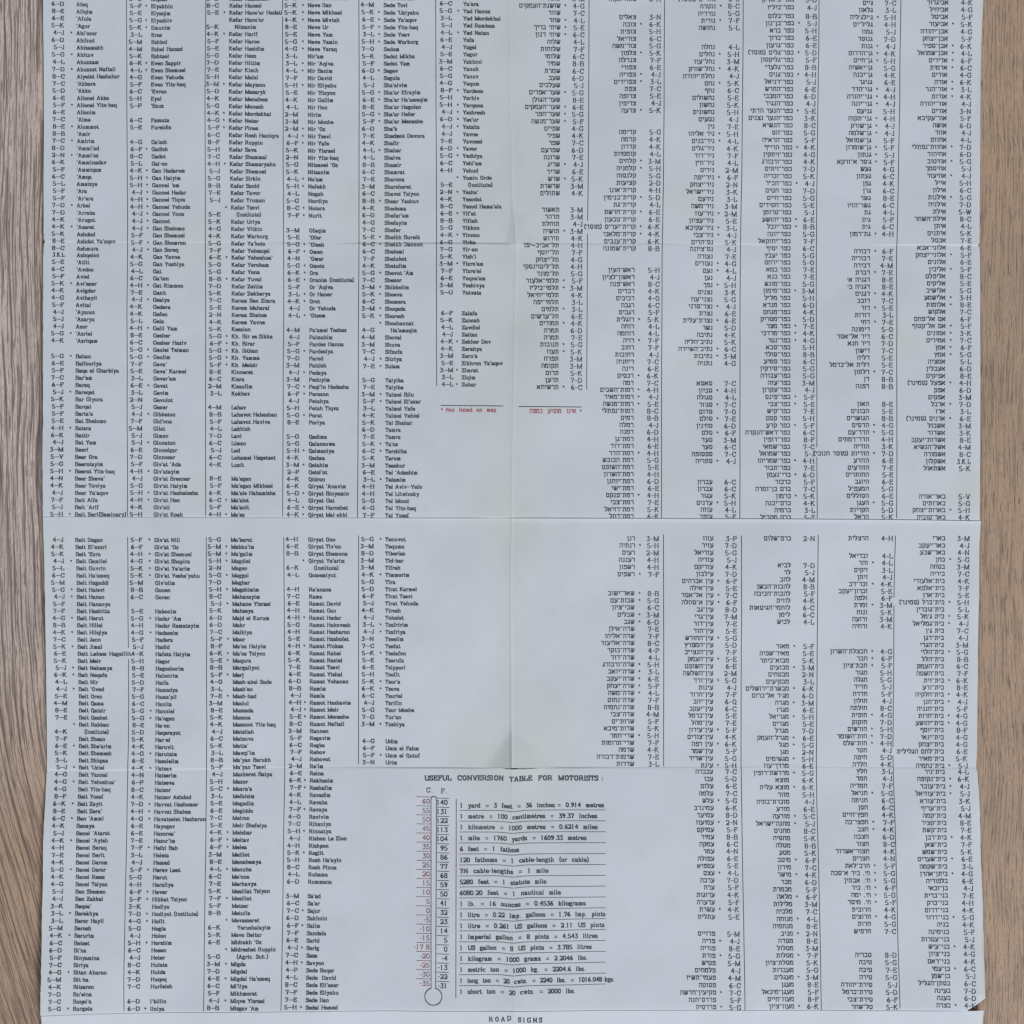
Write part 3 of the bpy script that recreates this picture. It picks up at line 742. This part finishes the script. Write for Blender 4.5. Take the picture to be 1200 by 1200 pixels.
G('H1', 'A', run(-2.5, 27, 226.3), '''
3M שובל|4G*שושנת־העמקים|7C שזור|4L*שחר|5E*שיח׳ בריך|6C*שיח׳ דנון|4L שלוה|7F שלוחות|6C שלומי|8B שמיר|6C שמרת|6D שעב|5J שעלבים|5G*שער־אפרים|8E שער־הגולן|6E*שער־העמקים|5G*שער־חפר|
5F*שער־מנשה|4G שפיים|4K שפיר|7C שפר|6D שפרעם|7E שרונה|4J*שריג|6E שריד|5K*שרש|3M שרשרת|4K שתולים''')
G('H1', 'A', [(0, 245.5), (5, 287.2), (7, 304), (25, 454)], '''
3M תאשור|3M תדהר|4J תוחלת|3M*תושיה|4K תירוש|4H תל־אביב—יפו|7F תל־יוסף|4G תל־יצחק|4H תל־ליטוינסקי|5G תל־מונד|5F*תלמי־אלעזר|3M*תלמי־ביל״ו|4K תלמי־יחיאל|3L תלמי־יפה|3L*תלמים|
6E תל־עדשים|4K*תמורים|6D תמרה|7E תמרה|5G*תנובות|5K*תעוז|3M תפרח|3M תקומה|5K תרום|7D תרען|6C*תרשיחא''')
G('H2', 'A', run(-2, 0.5, -2), '6H פתח־תקוה')
G('H2', 'A', run(19.2, 13, 129.6), '''
3N צאלים|6K*צובה|5H צופית|6C צוריאל|5G צור־משה|5K*צלפון|7F צנדלה|6E צפורי|4J*צפריה|3L*צפרירים|7C צפת|5E צרופה|4J צריפין|5K*צרעה''')
G('H2', 'A', run(155, 16, 291.2), '''
5G קדימה|4K קדמה|4K קדרון|4L קוממיות|3M*קלחים|5H*קלמניה|5G קלנסוה|2D קציעות|4H קרית־אונו|5D*קרית־בנימין|4L קרית־גת|6E*קרית־חרשת|6E קרית־טבעון|6K*קרית־יערים (מוסד)|4K*קרית־מלאכי|
6K קרית־ענבים|8B קרית־שמונה''')
G('H2', 'A', [(0, 316.5), (34, 597), (35, 605.2)], '''
5H ראש־העין|4J ראשון־לציון|8C ראש־פנה|4K רבדים|4O רביבים|6C רגבה|5F רגבים|5K*רוגלית|4L רוחה|4L רוחמה|7F*רויה|7F רחוב|4J רחובות|7C ריחניה|6E רינה|6K*רכסים|7C רמה|4H*רמות־השבים|
4J*רמות־מאיר|5E*רמות־מנשה|8C רמות־נפתלי|8B רמים|4J רמלה|6D רמנה|4H רמת־גן|6E רמת־דוד|4H*רמת־הדר|5G רמת הכובש|5E רמת־השופט|4H רמת־השרון|6D רמת־יוחנן|6E רמת־ישי|4H*רמת־פנקס|
7E רמת־צבי|5K רמת־רזיאל|6K רמת־רחל''')
G('H2', 'B', run(631, 5, 673), '3M רנן|5H*רנתיה|2M רעים|4H רעננה|4H רשפון|7F*רשפים')
G('H2', 'B', run(695.5, 24, 895.6), '''
8B*שאר־ישוב|5G*שבות־עם|6C שבי־ציון|3M*שבלים|6D*שגב|7E שדה־אילן|7F שדה־אליהו|8C שדה־אליעזר|4P שדה־בוקר|4L שדה־דוד|5H*שדה־ורבורג|3L*שדה־יואב|6E*שדה־יעקב|5F*שדה־יצחק|4L*שדה־משה|
7F שדה־נחום|8B שדה־נחמיה|4M שדה־צבי|5F שדות־ים|5K שדות־מיכא|5H*שדי־חמד|7F שדי־תרומות|4K שדמה|7E שדמות־דבורה|3L שדרות''')
G('H3', 'A', run(-1.2, 4, 33), '6E נוה־ים (מוסד)|8C*נוטרה|5G נורדיה|7F*נורית|5L נחושה')
G('H3', 'A', [(0, 55.5), (27, 284), (28, 292), (30, 308.8), (44, 425.6)], '''
4L נחלה|5H*נחלים|3M נחל־עוז|4K*נחל־שורק|4J נחלת־יהודה|5K*נחם|6C נחף|5E נחשולים|5K נחשון|5H נחשונים|4J נטעים|7E נין|5H*ניר אליהו|4L*ניר־בנים|4K ניר־גלים|7F ניר־דוד|4L ניר־ח״ן|
2M נירים|6F*ניר־יפה|2N ניר־יצחק|3K ניר־ישראל|3L נירעם|3M ניר־משה|2M*ניר־עוז|5E ניר־עציון|3L*ניר־עקיבא|4J*ניר־צבי|5K נס־הרים|4J נס־ציונה|7E נעורה|4G*נעורים|4L*נעם|4J נען|5H*נפך|
3K נצנים|5G נצני־עוז|4J*נצר־סרני|6E נצרת|6E*נצרת־עלית|5D נשר|4K נתיבה|5K נתיב־הל״ה|6C*נתיב־השיירה|3M*נתיבות|4G נתניה''')
G('H3', 'A', run(449.2, 11, 540.6), '''
7C סאסא|4H*סביון|4L סגולה|7C*סג׳ור|7O סדום|7E*סולם|6D סח׳נין|6F*סלם|3M סעד|6C סער|7C ספסופה|4J*סתריה''')
G('H3', 'A', run(565, 5, 605.6), '6C עברון|6C עברון|5K עגור|5H*עדנים|4L עוזה|5F עופר')
G('H3', 'B', [(0, 631), (32, 897.5), (33, 904.8), (53, 1074.2)], '''
3P עזוז|7D עזיר|5G עזריאל|5J עזריה|4K עזריקם|7D עילבון|6F*עין אברהים|5E עין־אילה|7C*עין אל־אסד|6F*עין א־סהלה|8D עין־גב|7M עין־גדי|7E עין־דור|5E עין־הוד|5G*עין־החורש|5D עין־המפרץ|
7F עין־הנצי״ב|5E*עין־העמק|6E עין־השופט|2M עין־השלשה|5G*עין־ורד|4J עינות|7F עין־חרוד|6Q עין־יהב|6C עין־יעקב|5E עין־כרמל|7E עין־מהל|5F*עין־עירון|4K עין־צורים|6K*עין רפה|5F עין־שמר|
5G עין־שריד|5H*עינת|7C עכברה|5D עכו|6E עלום|7C עלמה|5G*עלש|6K עמינדב|8D עמיעד|2N*עמיעוז|5F עמיקם|8B עמיר|6C עמקה|4N עמר|6E עפולה|5E עספיא|4L*עצם|7D ערבה|5F ערה|4K ערוגות|
5F ערערה|4K*עשרת|5E עתלית''')
G('H3', 'B', run(1093.8, 10, 1179.6), '''
5M פדויים|4J*פדיה|8E פוריה|5G*פורת|5M פטיש|4J פלמחים|4M פעמי־תש״ז|6C פסוטה|7C*פקיעין־חדשה|5F פרדס־חנה|5G*פרדסיה''')
G('H4', 'A', [(0, 0.3), (1, 9.4), (2, 19.8), (34, 290.4), (60, 507), (72, 606.4)], '''
5D כפר־ביאליק|4J כפר־ביל״ו|8B כפר־בלום|5J*כפר־בן־נון|5H כפר ברא|6E כפר־ברוך|6E כפר־גדעון|5D*כפר־גלים (מוסד)|5F כפר־גליקסון|8B כפר־גלעדי|4H*כפר־גנים|5J כפר־דניאל|6E כפר־החרש|
6D כפר־המכבי|4J כפר־הנגיד|5E*כפר־הנער הדתי|3K כפר־הנער נצנים|8C כפר־הנשיא|5G כפר־הס|5F כפר־הרא״ה|4K*כפר הרי״ף|4G כפר־ויתקין|4K כפר־ורבורג|7D כפר־זיתים|5K כפר־זכריה|4J*כפר־חב״ד|
7D כפר חטים|5G כפר־חיים|5E כפר־חסידים|5J כפר־טרומן|6E*כפר־יהושע|8B*כפר־יובל|5G כפר־יונה|7F כפר־יחזקאל|6C כפר יסיף|5G כפר יעבץ|5O כפר־ירחם|7E כפר כמא|7E כפר כנא|5G כפר־מונש|
3M*כפר־מימון|5H כפר מל״ל|6D כפר מנדא|4K כפר־מנחם|5D כפר־מסריק|7E*כפר מצר|4K*כפר־מרדכי|4G*כפר־נטר|5H כפר־סבא|8B כפר־סולד|6C כפר סמיע|5G כפר־סירקין|5G כפר־עבודה|3M כפר־עזה|
4J כפר־עקרון|5F*כפר־פינס|5E*כפר־צבי|7E כפר־קיש|5H כפר קסם|5F*כפר קרע|6C כפר־ראש־הנקרה|8F כפר־רופין|7C כפר־שמאי|5J כפר־שמואל|4H*כפר־שמריהו|7E כפר־תבור|6D*כרי־נעמן|5F כרכור|
7C כרם בן־זמרה|5K*כרמון|4K כרם־יבנה|3L כרמיה|5E כרם מהר״ל''')
G('H4', 'B', run(631, 1, 640), '2N כרם־שלום')
G('H4', 'B', run(662.5, 8, 728.8), '7D לביא|5J לד|4M להב|8B להבות־הבשן|5F להבות־חביבה|4K לוזית|6C לוחמי־הגיטאות|6C לימן|4L לכיש')
G('H4', 'B', [(0, 757.6), (17, 898.4), (18, 906.6), (50, 1178.6)], '''
5F*מאור|5E מאיר־שפיה|5K מבוא־ביתר|3M*מבועים|2N מבטחים|3L מבקיעים|6K*מבשרת־ירושלים|6D מג׳ד אל־כרום|3M*מגדה|6E מגדו|5H*מגדיאל|5E מגדים|7D מגדל|6E*מגדל־העמק|5G*מגל|2N מגן|
5H*מגשימים|6E מדרך־עוז|5G*מדרשת־רופין|6K מוצא|6K*מוצא עלית|5H מזור|4J מזכרת־בתיה|6E מזרע|5C*מזרעה|5J*מחנה־ישראל|8C מחנים|5K מחסיה|8B מטלה|5K מטע|6F*מיטב|7C מירון|4K*מישר|
6D מכר|5F מכמרת|6F*מלאה|3M מלילות|7C מלכיה|4L*מנוחה|8E מנחמיה|2N*מניב|8E מסדה|3M מסלול|7F*מסלות|5K מסלת־ציון|5G מעברות|3M*מעגלים|8E מעגן|5F מעגן־מיכאל|8F מעוז־חיים|6K*מעוז־ציון''')
G('H5', 'A', run(3.5, 32, 273.6), '''
7C גיים|3L גלאון|5H*ג׳ילג׳ליה|4H גליל־ים|5J גמזו|7D גנוסר|4J*גנות|4K*גן־הדרום|5H*גן־חיים|5G גן־יאשיה|4K גן־יבנה|6E גניגר|4J*גני־הדר|4H*גני־יהודה|4J*גני־יונה|5H גניעם|4H*גני־תקוה|
4J*גן־שורק|4J*גן־שלמה|5F גן־שמואל|5F*גן־שומרון|5J*גנתון|5F*ג׳סר א־זרקא|4G געש|6C געתון|4K גפן|6C גרן|8E גשר|6C גשר־הזיו|4L גת|5F גית|6C גית|4H*גת־רמון''')
G('H5', 'A', run(293.8, 19, 452.8), '''
6F*דבורה|7E דבוריה|4M דבירה|7E*דברת|8E דגניה א׳|8E דגניה ב׳|4K*דגנים|7C דובב|5E*דור|3L דורות|7E*דחי|5O דימונה|6C דיר אל־אסד|7D דיר חנא|7C דישון|5E דליה|5E דלית אל־כרמל|7C*דלתון|
8B דן|8B דפנה''')
G('H5', 'A', run(473.8, 16, 606), '''
8E האון|5E הבונים|8B הגושרים|4G*הדסים|5G*הדר־עם|4H הדר־רמתים|3K הודיה|7D*הודיות (מוסד חנוכי)|6E הזורע|7E הזורעים|5E החותרים|6E היוגב|5G המעפיל|6E הסוללים|5G*העגן|5D הקריות|5K הראל''')
G('H5', 'B', run(631, 1, 640), '4H הרצלית')
G('H5', 'B', run(651.5, 10, 734.2), '4L זבדיאל|4L*זהר|3L זיקים|4J זיתן|4K*זכר־דב|5E זכרון־יעקב|6F זלפה|3M*זמרת|5K זנוח|3M זרועה|4K זרחיה')
G('H5', 'B', [(0, 763.6), (16, 896.5), (17, 904.6), (39, 1091.2)], '''
4G*חבצלת־השרון|6F*חבר|5F*חבת־ציון|5H חגור|5G חגלה|5J חדיד|5F חדרה|4J חולון|8C חולתה|4G*חופית|7D חוקוק|5H*חורשים|7D*חות־השומר|4H*חות־שלם|4J חטר|5D חיפה|4K חלדה|3L חלץ|4J חמד|
7F חמדיה|5G*חניאל|6C חניתה|6C חסן|4K חפץ־חיים|7F*חפצי־בה|4K*חצב|6D חצבה|8C חצור|4K חצור־אשדוד|4N חצרים|5F*חרב־לאת|5G*ח׳. ביר א־סכה|5G*ח׳. אבתין|6F*ח׳. ביר|5G*ח׳. ימה|
5F*ח׳. מיסר|4K חרובית|4G*חרוצים|5G חרות|7C חרפיש''')
G('H5', 'B', run(1118.6, 7, 1178.8), '8D טבריה|5G טיבה|7E טיבה|5G טירה|5J טירת־יהודה|5D טירת־כרמל|6F טירת־צבי|5K טל־שחר')
G('H6', 'A', [(0, 2.5), (33, 281.6), (34, 290), (36, 307), (65, 549.2)], '''
4K אביגדור|4G אביחיל|5F אביטל|5K*אביעזר|4G אבן־יהודה|5F אבן־יצחק|6K*אבן־ספיר|4L*אבן־שמואל|6F*אדירים|6C*אדמית|4G אודים|6K*אורה|3L*אור־הנר|4K*אורות|4J אור־יהודה|3N אורים|
5F אור־עקיבא|6D אושה|4J אזור|4L אחוזם|7D*אחוזת־נפתלי|6D אחיהוד|5G*אחיטוב|5J אחיסמך|4J*אחיעזר|5H אייל|6C אילון|5G*אילנות|7D אילניה|5W אילת|8C אילת־השחר|4L איתן|5K איתנים|7E אכסל|
6E אלוני־אבא|5F*אלוני־יצחק|6E אלונים|5F*אליכין|8C אליפלט|5E אליקים|5G אלישיב|3H*אלישמע|8E*אלומות|7C אלקוש|6F אם אל־פחם|5F*אם אל־קטוף|3K*אמונים|7C*אמירים|6F*אמן|5G*אמץ|5L אמציה|
6D אעבלין|8E אפיקים|4H*אפעל (סמינר)|6D אפק|3M אפקים|7D*ארבל|3L ארז|6E*ארנים (סמינר)|3M אשבול|3K אשדוד|8E אשדות־יעקב|4M אשל־הנשיא|8C אשמורה|KL אשקלון|5K אשתאול''')
G('H6', 'A', [(0, 582), (2, 598), (3, 606.4)], '5V באר־אורה|5G בארותים|5H*בארות־יצחק|4K באר־טוביה')
G('H6', 'B', [(0, 631), (32, 898), (33, 905), (65, 1176.8)], '''
3M בארי|4J באר־יעקב|4N באר־שבע|5G*בחן|3M בטחה|7C ביריה|4K בית־אלעזרי|7F בית־אלפא|5E בית־ארן|5H*בית־ברל (סמינר)|5L בית־גוברין|5K*בית ג׳מל|4J*בית־גמליאל|7C בית ג׳ן|4J בית־דגן|
3M בית־הגדי|5G*בית־הלוי|8B בית־הלל|6C בית־העמק|7F בית־השטה|6K*בית־זית|8E בית־זרע|4K*בית־חלקיה|4J*בית־חנן|5F בית־חנניה|4G*בית־חרות|4G*בית־יהושע|8F בית־יוסף|4G בית־ינאי|
4G בית־יצחק|6E בית־לחם הגלילית|5K בית־מאיר|5J*בית־נחמיה|4L בית־ניר|6K*בית־נקופה|4J*בית־עובד|5J*בית־עוזיאל|3K בית־עזרא|5J בית־עריף|4M בית־קמה|8E בית־קציר|7E בית־קשת|4K*בית־רבן|
7F בית־שאן|5K בית־שמש|6E*בית־שערים|3L בית־שקמה|4G*ביתן־אהרן|6E בלפוריה|4J בן־זכאי|7E בני־ברית|4H בני־ברק|4K בני־דרום|5G*בני־דרור|4K בניה|5F בנימינה|5J בני־עטרות|4K*בני־עיש|
4G בני־ציון|4K בני־ראם|6C*בן־עמי|5J בן־שמן|6C בסתן־הגליל|7D בעינה|6D בענה|4N*בצרה''')

for (c, p), pr in PRINTS.items():
    pr.build('index_column', M_INK)

# ------------------------------------------------------------------ thin rules between the columns
RULES = [
 ('A', [(148, -25), (148, 0), (149, 300), (149.4, 605)]), ('B', [(149.6, 630), (150.3, 759)]), ('B', [(150.4, 773), (150, 870), (149.2, 910), (147.5, 1050), (145.9, 1184)]),
 ('A', [(241, -25), (240.3, 300), (241, 605)]), ('B', [(241.5, 630), (242.5, 850), (241.8, 910), (240.5, 1050), (239, 1184)]),
 ('A', [(331, -25), (331.2, 12)]), ('A', [(331.2, 20), (332, 300), (331.8, 605)]), ('B', [(333, 630), (333.6, 850), (333.2, 910), (331.5, 1050), (329.8, 1183)]),
 ('A', [(420.8, -25), (420.3, 300), (419.3, 607)]), ('B', [(420.6, 628), (419.8, 896)]),
 ('A', [(510.5, -25), (511.4, 250), (511.7, 452)]),
 ('A', [(690.6, -25), (690, 150), (688.8, 258)]), ('A', [(688.6, 274), (687.6, 456)]),
 ('A', [(779.2, -25), (777.6, 200), (776, 300), (775.2, 607)]), ('B', [(777.6, 627), (778, 898)]),
 ('A', [(871, -25), (869.6, 200), (868, 300), (866.8, 607)]), ('B', [(868.6, 628), (869, 893), (871, 1050), (872.6, 1183)]),
 ('A', [(959.8, -25), (957.6, 300), (957, 524)]), ('A', [(957, 536), (957, 607)]), ('B', [(958.2, 627), (957.4, 893), (960, 1050), (962, 1183)]),
 ('A', [(1056, -25), (1054, 200), (1051.6, 300), (1050.2, 607)]), ('B', [(1049, 628), (1048, 700)]), ('B', [(1048, 710), (1047.2, 876)]),
 ('B', [(1047.2, 886), (1047.6, 900), (1051, 1050), (1053.6, 1180)]),
]
for p, pts in RULES:
    pr = Print(p)
    pr.line(pts, 0.36, 0.4)
    pr.build('column_rule', M_THIN)

# ------------------------------------------------------------------ footnotes, conversion table, thermometer, heading
pr = Print('A')
pr.line([(517, 475.3), (589.5, 476)], 0.4, 0.36)
pr.line([(608, 476.6), (681, 477.2)], 0.4, 0.36)
pr.build('footnote_rule', M_THIN)
pr = Print('A')
pr.latin('Not  listed  on  map', 523, 480.4, .5, .46, .40, .26, fit=58.5)
pr.hebrew('אינו  מופיע  במפה', 675, 482, .56, .50, .40, .45, fit=54.5)
pr.build('footnote', M_RED, 'red footnote in English and Hebrew')
for sx, sy in ((518, 479.6), (680.5, 481.4)):
    pr = Print('A')
    pr.seg(sx - .6, sy, sx + .6, sy, .34, .48, 0)
    pr.seg(sx, sy - .6, sx, sy + .6, .48, .34, 1)
    pr.build('footnote_star', M_INK)

pr = Print('B')
pr.latin('USEFUL  CONVERSION  TABLE  FOR  MOTORISTS :', 497.8, 912.3, .6, .60, .70, .36, fit=209, slope=-0.001)
pr.build('table_heading', M_INK)
pr = Print('B')
ROWS = [('1  yard  =  3  feet  =  36  inches =  0.914  metres', 707.5), ('1  metre  =  100  centimetres  =  39.37  inches', 699.5), ('1  kilometre  =  1000  metres  =  0.6214  miles', 700),
        ('1  mile  =  1760  yards  =  1609.33  metres', 687), ('6  feet  =  1  fathom', 608.5), ('120  fathoms  =  1  cable-length  (or  cable)', 690), ('7½  cable-lengths  =  1  mile', 642.5),
        ('5280  feet  =  1  statute  mile', 640), ('6080.20  feet  =  1  nautical  mile', 657), ('1  lb.  =  16  ounces  =  0.4536  kilograms', 686),
        ('1  litre  =  0.22  Imp.  gallons  =  1.76  Imp.  pints', 709), ('1  litre  =  0.261  US  gallons  =  2.11  US  pints', 708), ('1  Imperial  gallon  =  8  pints  =  4.543  litres', 700),
        ('1  US  gallon  =  8  US  pints  =  3.785  litres', 693), ('1  kilogram  =  1000  grams  =  2.2046  lbs.', 688.5), ('1  metric  ton  =  1000  kg.  =  2204.6  lbs.', 686),
        ('1  long  ton  =  20  cwts.  =  2240  lbs.  =  1016.048 kgs.', 720), ('1  short  ton  =  20  cwts.  =  2000  lbs.', 674)]
rl = Print('B')
for i, (t, xe) in enumerate(ROWS):
    y = 944.6 + i * 12.72
    pr.latin(t, 539.5, y, .55, .54, .58, .29, fit=xe - 539.5, slope=-0.006)
    if i < len(ROWS) - 1:
        rl.line([(538.5, y + 5.8), (625, y + 5.6), (709.5, y + 4.6)], .3, .27)
pr.build('conversion_table', M_INK)
rl.build('table_rule', M_RULE)
pr = Print('B')
pr.line([(534.6, 937), (534.4, 1168)], .42, .4)
pr.build('table_border', M_BORDER, 'thin dark red rule beside the conversion table')

CEL = [60, 55, 50, 45, 40, 35, 30, 25, 20, 15, 10, 5, 0, -5, -10, -15, -17.8, -20, -25, -30, -35]
FAH = [140, 131, 122, 113, 104, 95, 86, 77, 68, 59, 50, 41, 32, 23, 14, 5, 0, -4, -13, -22, -31]
pc, pf, pt = Print('B'), Print('B'), Print('B')
for i, (c, f) in enumerate(zip(CEL, FAH)):
    yc, yf = 939.6 + i * 10.6, 941 + i * 10.66
    pc.latin(str(c), 503.6, yc, .62, .58, .42, .26, 'r')
    pf.latin(str(f), 524.4, yf, .60, .58, .50, .28, 'r')
    pc.line([(488.3, yc - 5.4), (504.4, yc - 5.2)], .3, .26)
    pf.line([(512.4, yf - 5.2), (526, yf - 4.8)], .3, .26)
pf.latin('C.', 499.5, 926.3, .62, .58, .42, .25)
pf.latin('F.', 517, 927.4, .62, .58, .42, .25)
pc.build('celsius_scale', M_PALE, 'pale red Celsius figures')
pf.build('fahrenheit_scale', M_THIN)
out = [(505.4, 1156.6)]
out += [(505.1, 1000), (505.0, 937)]
out += [(508.2 - 3.2 * math.cos(a), 937 - 3.2 * math.sin(a)) for a in np.linspace(0.2, math.pi - 0.2, 9)]
out += [(511.5, 937), (511.3, 1000), (510.8, 1156.6)]
ring = [(508.1 + 10 * math.sin(a), 1166.8 - 10 * math.cos(a)) for a in np.linspace(0.27, math.tau - 0.27, 48)]
pt.line(out + ring + [out[0]], .42, .42)
pt.build('thermometer', M_INK)

pr = Print('C')
x = 573.3
for w, x in (('ROAD', 573.3), ('SIGNS', 607.5)):
    pr.latin(w, x, 1193.3 if w == 'ROAD' else 1194.2, .54, .60, .60, .34, space=1.9)
pr.build('road_signs_heading', M_INK)
